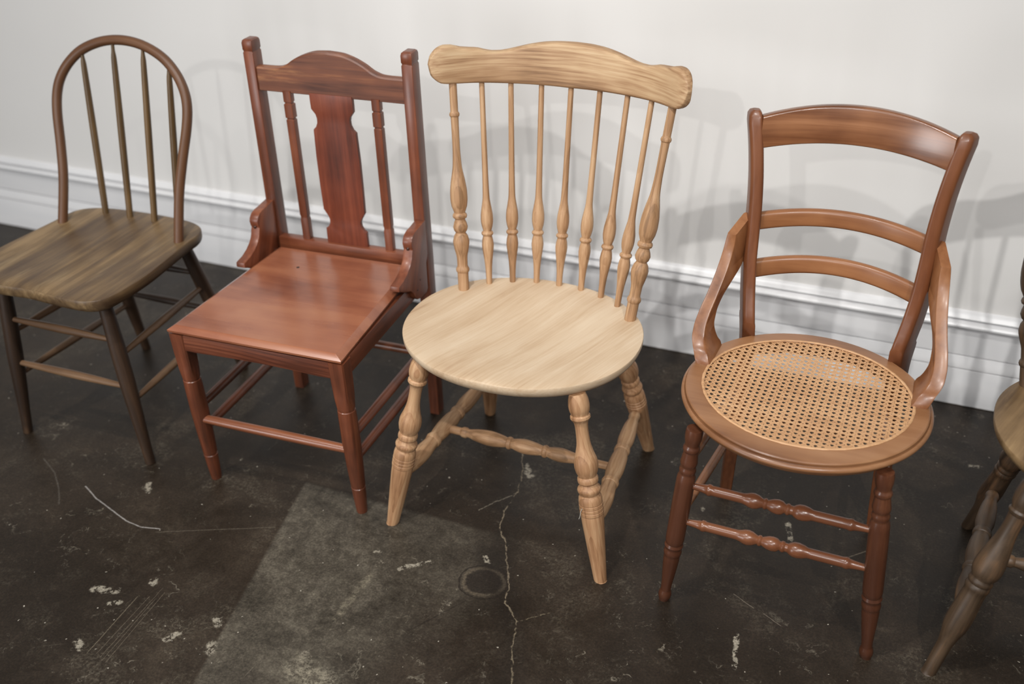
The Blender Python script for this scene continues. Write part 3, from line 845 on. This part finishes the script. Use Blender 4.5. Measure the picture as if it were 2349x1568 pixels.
# ------------------------------------------------------------------ chair 3 (and the cut-off one at the right edge): turned windsor
def windsor(name, label, x, y, deg, mats, foot_f, foot_b, top_f, top_b, leg, post=None):
    m_seat, m_crest, m_turn, m_leg = mats
    t = thing(name, label, 'chair', x, y, deg)
    n = 96
    out = []
    for i in range(n):
        a = 2 * math.pi * i / n
        ca, sa = math.cos(a), math.sin(a)
        e = 0.94
        out.append((-0.006 + 0.253 * math.copysign(abs(ca) ** e, ca), -0.002 + (0.221 if sa < 0 else 0.217) * math.copysign(abs(sa) ** e, sa)))

    def dish(px, py, s):
        q = (px / 0.2) ** 2 + ((py + 0.02) / 0.16) ** 2
        return -0.009 * max(0.0, 1 - q) ** 1.0 + 0.003 * math.exp(-(px / 0.03) ** 2 - ((py + 0.15) / 0.09) ** 2)
    slab('seat', out, [(0.0025, 0.44), (0.0008, 0.4396), (0.0, 0.4383), (0.0005, 0.429), (0.0025, 0.4235), (0.009, 0.415), (0.02, 0.4085), (0.032, 0.406)], m_seat, t, (0.35, 1, 0), dish, (0.93, 0.85, 0.72, 0.55, 0.35, 0.15, 0.03))
    legs = {}
    for (tf, ff, key) in ((top_f, foot_f, 'f'), (top_b, foot_b, 'b')):
        for s in (-1, 1):
            a, b = (s * tf[0], tf[1], tf[2]), (s * ff[0], ff[1], 0.0)
            legs[key, s] = (a, b)
            lathe('leg', a, b, leg, m_leg, t, 28, True, 30, -0.025, 1.02)

    def at(key, s, z):
        a, b = legs[key, s]
        return lp(b, a, z / a[2])
    mids = []
    for s in (-1, 1):
        p, q = at('f', s, 0.122), at('b', s, 0.14)
        lathe('side_stretcher', p, q, SIDE3, m_turn, t, 20)
        mids.append(lp(p, q, 0.46))
    lathe('cross_stretcher', mids[0], mids[1], CROSS3, m_turn, t, 20)
    top = [(0.2357, 0.1965), (0.1849, 0.2311), (0.1282, 0.2547), (0.0645, 0.2695), (0.0, 0.2734)]
    base = [(0.1935, 0.1107), (0.1508, 0.1551), (0.1046, 0.1809), (0.0529, 0.1968), (0.0, 0.2001)]
    if post:
        base[0], top[0] = post
    for i in range(9):
        j, s = min(i, 8 - i), (-1 if i < 4 else 1)
        a, b = (s * top[j][0], top[j][1], 0.8691), (s * base[j][0], base[j][1], 0.44)
        lathe('back_post' if j == 0 else 'spindle', a, b, POST3 if j == 0 else SPIN3, m_turn, t, 22 if j == 0 else 16, False, 30, -0.02, 1.03)
    # bowed crest rail, thick, with rounded ears
    hx = [0, 0.03, 0.06, 0.09, 0.12, 0.14, 0.155, 0.167, 0.18, 0.195, 0.21, 0.225, 0.24, 0.252, 0.262, 0.269, 0.2735, 0.2755]
    hz = [0.9575, 0.9568, 0.9545, 0.9495, 0.9425, 0.938, 0.9362, 0.9364, 0.939, 0.9436, 0.9455, 0.948, 0.9535, 0.9545, 0.9505, 0.943, 0.934, 0.9205]
    lx = [0, 0.13, 0.2, 0.245, 0.256, 0.265, 0.271, 0.2755]
    lz = [0.869, 0.872, 0.8755, 0.878, 0.8805, 0.888, 0.8975, 0.9195]
    xs = sorted(set(np.round(np.concatenate([np.linspace(-0.24, 0.24, 61), [s * v for s in (-1, 1) for v in (0.246, 0.252, 0.257, 0.262, 0.2655, 0.2685, 0.271, 0.273, 0.2745, 0.2755)]]), 5).tolist()))
    rings = []
    for xx in xs:
        ax = abs(xx)
        zt, zb = float(pchip(hx, hz, np.array(ax))), float(pchip(lx, lz, np.array(ax)))
        h = max((zt - zb) / 2, 0.0008)
        zc = (zt + zb) / 2
        dydx = -(2 * 1.08 * xx + 22 * xx ** 3)
        nx, ny = -dydx / math.hypot(1, dydx), 1 / math.hypot(1, dydx)
        th = 0.0125 * (1 if ax < 0.245 else math.sqrt(max(0.12, 1 - ((ax - 0.245) / 0.0325) ** 2)))
        r = min(h * 0.9, th * 0.55, 0.007)
        ring = []
        for u, v in rrect(h, th, r, 4):
            z = zc + u
            yc = 0.2734 - 1.08 * xx ** 2 - 5.5 * xx ** 4 + 0.17 * (z - 0.87)
            ring.append((xx + nx * v, yc + ny * v, z))
        rings.append(ring)
    if post:
        rings = [[(p[0] * 1.05, p[1], p[2]) for p in R] for R in rings]
    o = loft('crest_rail', rings, m_crest, t, (1, 0, 0), 50, second=(0, 0, 1))
    set_grain(o, [(x * 1.1, p[2], p[1] - (0.2734 - 1.08 * x * x - 5.5 * x ** 4)) for x, R in zip(xs, rings) for p in R])
    return t


oak = windsor('windsor_chair', 'pale bare oak windsor chair with wavy crest rail and nine turned uprights', -0.7167, -0.7093, 0.1217,
              (M['c3_seat'], M['c3_crest'], M['c3'], M['c3_leg']), (0.2437, -0.2064), (0.2107, 0.2562), (0.1712, -0.1508, 0.4028), (0.1499, 0.1448, 0.4028), LEG3)
tube('loose_thread', [(0.2075, -0.198, 0.182), (0.203, -0.202, 0.178), (0.199, -0.205, 0.168), (0.1975, -0.206, 0.155), (0.1955, -0.2065, 0.148)], 0.0007, M['thread'], oak, 6, 4)


# ------------------------------------------------------------------ chair 4: round caned seat
def chair_cane():
    t = thing('cane_seat_chair', 'glossy brown chair with round woven cane seat, curved arm braces and two bowed slats', 'chair', -0.1371, -0.7622, 0.9554)
    CX, CY = 0.001, 0.0
    RX, RY = 0.2265, 0.2205
    IX, IY, ICX, ICY = 0.1885, 0.175, 0.002, 0.006
    n = 120
    prof = [('i', 0.0, 0.430), ('i', 0.0, 0.4485), ('i', 0.0012, 0.4502), ('o', 0.016, 0.4508), ('o', 0.0095, 0.4504), ('o', 0.0075, 0.4488), ('o', 0.0074, 0.4462), ('o', 0.0088, 0.4432), ('o', 0.0084, 0.4424), ('o', 0.0052, 0.4440), ('o', 0.0022, 0.4428), ('o', 0.0002, 0.4398), ('o', 0.0, 0.4372),
            ('o', 0.0018, 0.4340), ('o', 0.0048, 0.4325), ('o', 0.0072, 0.4322), ('o', 0.0070, 0.4295), ('o', 0.0088, 0.4258), ('o', 0.012, 0.4225), ('o', 0.02, 0.4195), ('i', 0.004, 0.4195)]
    rings = []
    for kind, ins, z in prof:
        R = []
        for i in range(n):
            a = 2 * math.pi * i / n
            if kind == 'i':
                R.append((ICX + (IX + ins) * math.cos(a), ICY + (IY + ins) * math.sin(a), z))
            else:
                R.append((CX + (RX - ins) * math.cos(a), CY + (RY - ins) * math.sin(a), z))
        rings.append(R)
    loft('seat_ring', rings, M['c4_ring'], t, (1, 0, 0), 35, closed=True)
    # woven cane: pairs both ways, one diagonal each way
    V, F = [], []
    pt = 0.0128
    A, B = IX + 0.001, IY + 0.001

    def ribbon(pts, w, d):
        sx, sy = -d[1], d[0]
        b0 = len(V)
        for x, y, z in pts:
            V.extend([(x - sx * w, y - sy * w, z), (x, y, z + 0.0006), (x + sx * w, y + sy * w, z)])
        for i in range(len(pts) - 1):
            q = b0 + 3 * i
            F.append((q, q + 1, q + 4, q + 3))
            F.append((q + 1, q + 2, q + 5, q + 4))

    def sag(x, y):
        return 0.4478 - 0.004 * max(0, 1 - ((x - ICX) / A) ** 2 - ((y - ICY) / B) ** 2)

    def strand(off, d, w, zf, step):
        nx, ny = -d[1], d[0]
        # p = c + n*off + d*s inside ellipse
        ox, oy = nx * off, ny * off
        qa = (d[0] / A) ** 2 + (d[1] / B) ** 2
        qb = 2 * (ox * d[0] / A ** 2 + oy * d[1] / B ** 2)
        qc = (ox / A) ** 2 + (oy / B) ** 2 - 1
        D = qb * qb - 4 * qa * qc
        if D <= 0:
            return
        s0, s1 = (-qb - math.sqrt(D)) / (2 * qa), (-qb + math.sqrt(D)) / (2 * qa)
        if s1 - s0 < 0.006:
            return
        ks = [s0] + [step * i for i in range(math.ceil(s0 / step), math.floor(s1 / step) + 1)] + [s1]
        ribbon([(ICX + ox + d[0] * s, ICY + oy + d[1] * s, sag(ICX + ox + d[0] * s, ICY + oy + d[1] * s) + zf(s)) for s in ks], w, d)
    N = 17
    jit = lambda: random.uniform(-0.00035, 0.00035)
    for i in range(-N, N + 1):
        for e in (-1, 1):
            strand(i * pt + e * 0.00175 + jit(), (1, 0), 0.00125, lambda s, e=e: 0.0004 * e * math.cos(math.pi * s / pt * 1.0), pt / 2)
            strand(i * pt + e * 0.00175 + jit(), (0, 1), 0.00125, lambda s, e=e: -0.0004 * e * math.cos(math.pi * s / pt * 1.0), pt / 2)
    q = math.sqrt(0.5)
    for i in range(-2 * N, 2 * N + 1):
        strand((i + 0.5) * pt * q + jit(), (q, q), 0.00150, lambda s: 0.0007 + 0.0004 * math.cos(2 * math.pi * s / (pt * q)), pt * q / 2)
        strand((i + 0.5) * pt * q + jit(), (q, -q), 0.00150, lambda s: 0.0007 - 0.0004 * math.cos(2 * math.pi * s / (pt * q)), pt * q / 2)
    cane = mesh_obj('cane_webbing', V, F, M['cane'], t, (1, 0, 0), 180)
    cane['kind'] = 'stuff'
    # binding strand round the opening, with its tie loops
    rings = []
    m = 140
    for i in range(m):
        a = 2 * math.pi * i / m
        c = Vector((ICX + (IX + 0.001) * math.cos(a), ICY + (IY + 0.001) * math.sin(a), 0.4508))
        nn = Vector((math.cos(a), math.sin(a), 0))
        bulge = 1.0 + (0.22 if i % 4 == 0 else 0)
        rings.append([tuple(c + nn * math.cos(b) * 0.0027 * bulge + Vector((0, 0, 1)) * math.sin(b) * 0.0014 * bulge) for b in (2 * math.pi * j / 8 for j in range(8))])
    loft('cane_binding', rings, M['cane'], t, (1, 0, 0), 60, closed=True)
    # stiles running down into the rear legs
    lv = [(0.0, 0.160, 0.208, 0.024, 0.012), (0.05, 0.158, 0.206, 0.026, 0.0125), (0.2, 0.152, 0.199, 0.031, 0.0128), (0.38, 0.1435, 0.186, 0.038, 0.013), (0.43, 0.141, 0.172, 0.046, 0.013), (0.452, 0.1405, 0.164, 0.052, 0.013), (0.4765, 0.1405, 0.157, 0.057, 0.0128),
          (0.484, 0.1410, 0.1565, 0.056, 0.0126), (0.51, 0.1455, 0.166, 0.056, 0.0126), (0.55, 0.152, 0.1815, 0.050, 0.0128), (0.6, 0.157, 0.192, 0.046, 0.013), (0.65, 0.1588, 0.200, 0.044, 0.013), (0.7, 0.160, 0.2055, 0.043, 0.013), (0.755, 0.1635, 0.2115, 0.042, 0.013),
          (0.80, 0.1685, 0.2165, 0.041, 0.013), (0.845, 0.1755, 0.2225, 0.040, 0.0135), (0.866, 0.1795, 0.2260, 0.039, 0.0138), (0.878, 0.1812, 0.2290, 0.035, 0.0132), (0.886, 0.1822, 0.2340, 0.026, 0.0108), (0.890, 0.1828, 0.2390, 0.014, 0.0062)]
    zs = [q[0] for q in lv]
    zz = sorted(set(zs + list(np.linspace(0.1, 0.88, 50))))
    for s in (-1, 1):
        rings = []
        for z in zz:
            xc, yf, d, w = (float(pchip(zs, [q[k] for q in lv], np.array(z))) for k in (1, 2, 3, 4))
            rad = min(0.009, w * 0.62, d * 0.3) if z > 0.48 else 0.0035
            ring = []
            for u, v in rrect(w, d / 2, min(rad, 0.009), 5):
                ring.append((s * (xc + 0.36 * (v + d / 2)) + u, yf + d / 2 + v, z))
            rings.append(ring)
        loft('back_stile', rings, M['c4_stile'], t, (0, 0, 1), 32)

    # bowed rails
    def rail(name, yend, bow, lean, z0, ztop, zbot, xe, th, rad, mat):
        rings = []
        for i in range(49):
            x = -xe + 2 * xe * i / 48
            q = 1 - (x / xe) ** 2
            a, b = ztop(q), zbot(q)
            ring = []
            for u, v in rrect((a - b) / 2, th / 2, rad, 4):
                z = (a + b) / 2 + u
                dydx = -2 * bow * x / xe ** 2
                nx, ny = -dydx / math.hypot(1, dydx), 1 / math.hypot(1, dydx)
                ring.append((x + nx * (v + th / 2), yend + bow * q + lean * (z - z0) + ny * (v + th / 2), z))
            rings.append(ring)
        o = loft(name, rings, mat, t, (1, 0, 0), 40, second=(0, 0, 1))
        set_grain(o, [(p[0] * 1.05, p[2], p[1] - yend - bow * (1 - (p[0] / xe) ** 2)) for R in rings for p in R])
    rail('crest_rail', 0.2215, 0.036, 0.16, 0.83, lambda q: 0.8830 + 0.0235 * q, lambda q: 0.8220 + 0.014 * q, 0.168, 0.017, 0.0045, M['c4_crest'])
    rail('slat', 0.2125, 0.043, 0.1, 0.68, lambda q: 0.694 + 0.008 * q, lambda q: 0.658 + 0.009 * q, 0.156, 0.017, 0.0082, M['c4'])
    rail('slat', 0.2075, 0.043, 0.1, 0.58, lambda q: 0.5945 + 0.009 * q, lambda q: 0.5555 + 0.012 * q, 0.152, 0.017, 0.0082, M['c4'])
    # arm braces: front (y, z), back (y, z), x of the front and back edges, half-thickness
    al = [(0.171, 0.6625, 0.226, 0.6880, 0.1955, 0.1765, 0.0088), (0.169, 0.650, 0.225, 0.668, 0.1965, 0.1770, 0.0100), (0.163, 0.630, 0.224, 0.643, 0.1985, 0.1780, 0.0105), (0.149, 0.606, 0.219, 0.614, 0.2015, 0.1805, 0.0108), (0.128, 0.580, 0.201, 0.588, 0.2060, 0.1855, 0.0108),
          (0.106, 0.553, 0.168, 0.567, 0.2120, 0.1950, 0.0110), (0.086, 0.528, 0.141, 0.543, 0.2180, 0.2060, 0.0114), (0.070, 0.506, 0.123, 0.519, 0.2210, 0.2120, 0.0120), (0.0585, 0.490, 0.112, 0.500, 0.2200, 0.2130, 0.0126), (0.047, 0.4785, 0.1065, 0.484, 0.2150, 0.2095, 0.0132),
          (0.036, 0.4705, 0.106, 0.470, 0.2085, 0.2040, 0.0138), (0.026, 0.456, 0.109, 0.460, 0.2015, 0.1985, 0.0142), (0.024, 0.4505, 0.111, 0.4505, 0.1985, 0.1960, 0.0142)]
    for s in (-1, 1):
        rings = []
        for i in np.linspace(0, len(al) - 1, 61):
            fy, fz, by, bz, xf, xb, hw = (float(pchip(range(len(al)), [q[k] for q in al], np.array(i))) for k in range(7))
            hy, hz, hx = (by - fy) / 2, (bz - fz) / 2, (xb - xf) / 2
            L = math.sqrt(hy * hy + hz * hz + hx * hx)
            rings.append([(s * ((xf + xb) / 2 + hx * v / L + u), (fy + by) / 2 + hy * v / L, (fz + bz) / 2 + hz * v / L) for u, v in rrect(hw, L, 0.0032, 2)])
        loft('arm_brace', rings, M['c4'], t, (0, -0.4, 1), 30)
    # front legs
    LEG = [(-0.03, 0.0120), (0.003, 0.0162), (0.03, 0.0160), (0.06, 0.0138), (0.071, 0.0130), (0.074, 0.0131), (0.082, 0.0150), (0.092, 0.0161), (0.102, 0.0150), (0.108, 0.0136), (0.125, 0.0142), (0.150, 0.0155), (0.165, 0.0164), (0.177, 0.0158), (0.186, 0.0141), (0.192, 0.0141), (0.200, 0.0155), (0.209, 0.0161), (0.218, 0.0154), (0.226, 0.0145), (0.232, 0.0150),
           (0.247, 0.0174), (0.40, 0.0183), (0.612, 0.0183), (0.634, 0.0172), (0.638, 0.0165), (0.643, 0.0172), (0.652, 0.0185), (0.661, 0.0174), (0.668, 0.0163), (0.674, 0.0164), (0.684, 0.0174), (0.696, 0.0177), (0.706, 0.0168), (0.713, 0.0158), (0.722, 0.0160), (0.80, 0.0142), (0.935, 0.0103), (0.939, 0.0104), (0.950, 0.0122), (0.967, 0.0131), (0.984, 0.0124), (0.993, 0.0108), (1.02, 0.0100)]
    ft = {}
    for s in (-1, 1):
        a, b = (s * 0.1655, -0.148, 0.418), (s * 0.1967, -0.1612, 0.0)
        ft[s] = (a, b)
        lathe('leg', a, b, LEG, M['c4_leg'], t, 24, True, 30, -0.012, 1.01)
    at = lambda s, z: lp(ft[s][1], ft[s][0], z / 0.418)
    bk = lambda s, z: (s * float(pchip(zs, [q[1] for q in lv], np.array(z))), float(pchip(zs, [q[2] + q[3] / 2 for q in lv], np.array(z))), z)
    FS = [(0.0, 0.0060), (0.05, 0.0064), (0.100, 0.0080), (0.122, 0.0096), (0.127, 0.0110), (0.135, 0.0112), (0.143, 0.0108), (0.149, 0.0096), (0.166, 0.0096), (0.300, 0.0097), (0.315, 0.0099), (0.33, 0.0112), (0.350, 0.0138), (0.370, 0.0147), (0.392, 0.0130), (0.410, 0.0096), (0.419, 0.0084), (0.423, 0.0098), (0.430, 0.0108), (0.437, 0.0100), (0.442, 0.0084), (0.455, 0.0104), (0.472, 0.0128), (0.495, 0.0140), (0.517, 0.0128), (0.530, 0.0092),
          (0.535, 0.0086), (0.540, 0.0102), (0.547, 0.0111), (0.555, 0.0102), (0.560, 0.0086), (0.573, 0.0086), (0.585, 0.0116), (0.602, 0.0142), (0.625, 0.0146), (0.652, 0.0128), (0.672, 0.0100), (0.69, 0.0100), (0.845, 0.0100), (0.853, 0.0106), (0.861, 0.0113), (0.872, 0.0108), (0.878, 0.0094), (0.89, 0.0084), (0.95, 0.0066), (1.0, 0.0060)]
    for z in (0.295, 0.208):
        lathe('stretcher', at(-1, z), at(1, z), FS, M['c4_stretcher'], t, 20)
    SS = [(0, 0.0062), (0.2, 0.0085), (0.5, 0.0095), (0.8, 0.0085), (1, 0.0062)]
    for s in (-1, 1):
        for z in (0.345, 0.213):
            lathe('stretcher', at(s, z), bk(s, z - 0.02), SS, M['c4'], t, 14)
    lathe('stretcher', bk(-1, 0.23), bk(1, 0.23), SS, M['c4_leg'], t, 14)
    return t


chair_cane()

LEG5 = [(-0.03, 0.017), (0.02, 0.0215), (0.06, 0.0225), (0.10, 0.0205), (0.118, 0.0172), (0.122, 0.0172), (0.131, 0.0196), (0.142, 0.0186), (0.15, 0.0158), (0.20, 0.0150), (0.26, 0.0165), (0.33, 0.0215), (0.40, 0.0255), (0.43, 0.0258), (0.455, 0.0235), (0.47, 0.0200), (0.475, 0.0200), (0.483, 0.0216), (0.492, 0.0220), (0.500, 0.0208), (0.504, 0.0200),
        (0.511, 0.0214), (0.520, 0.0222), (0.53, 0.0212), (0.54, 0.0200), (0.60, 0.0208), (0.68, 0.0225), (0.73, 0.0218), (0.79, 0.0168), (0.84, 0.0138), (0.92, 0.0132), (1.03, 0.0128)]
windsor('windsor_chair', 'dark weathered windsor chair cut off by the right edge of the picture', 0.447, -0.69, 0.0,
        (M['c5_seat'], M['c5'], M['c5'], M['c5']), (0.2775, -0.23), (0.228, 0.216), (0.184, -0.142, 0.4028), (0.152, 0.132, 0.4028), LEG5, ((0.206, 0.112), (0.278, 0.178)))
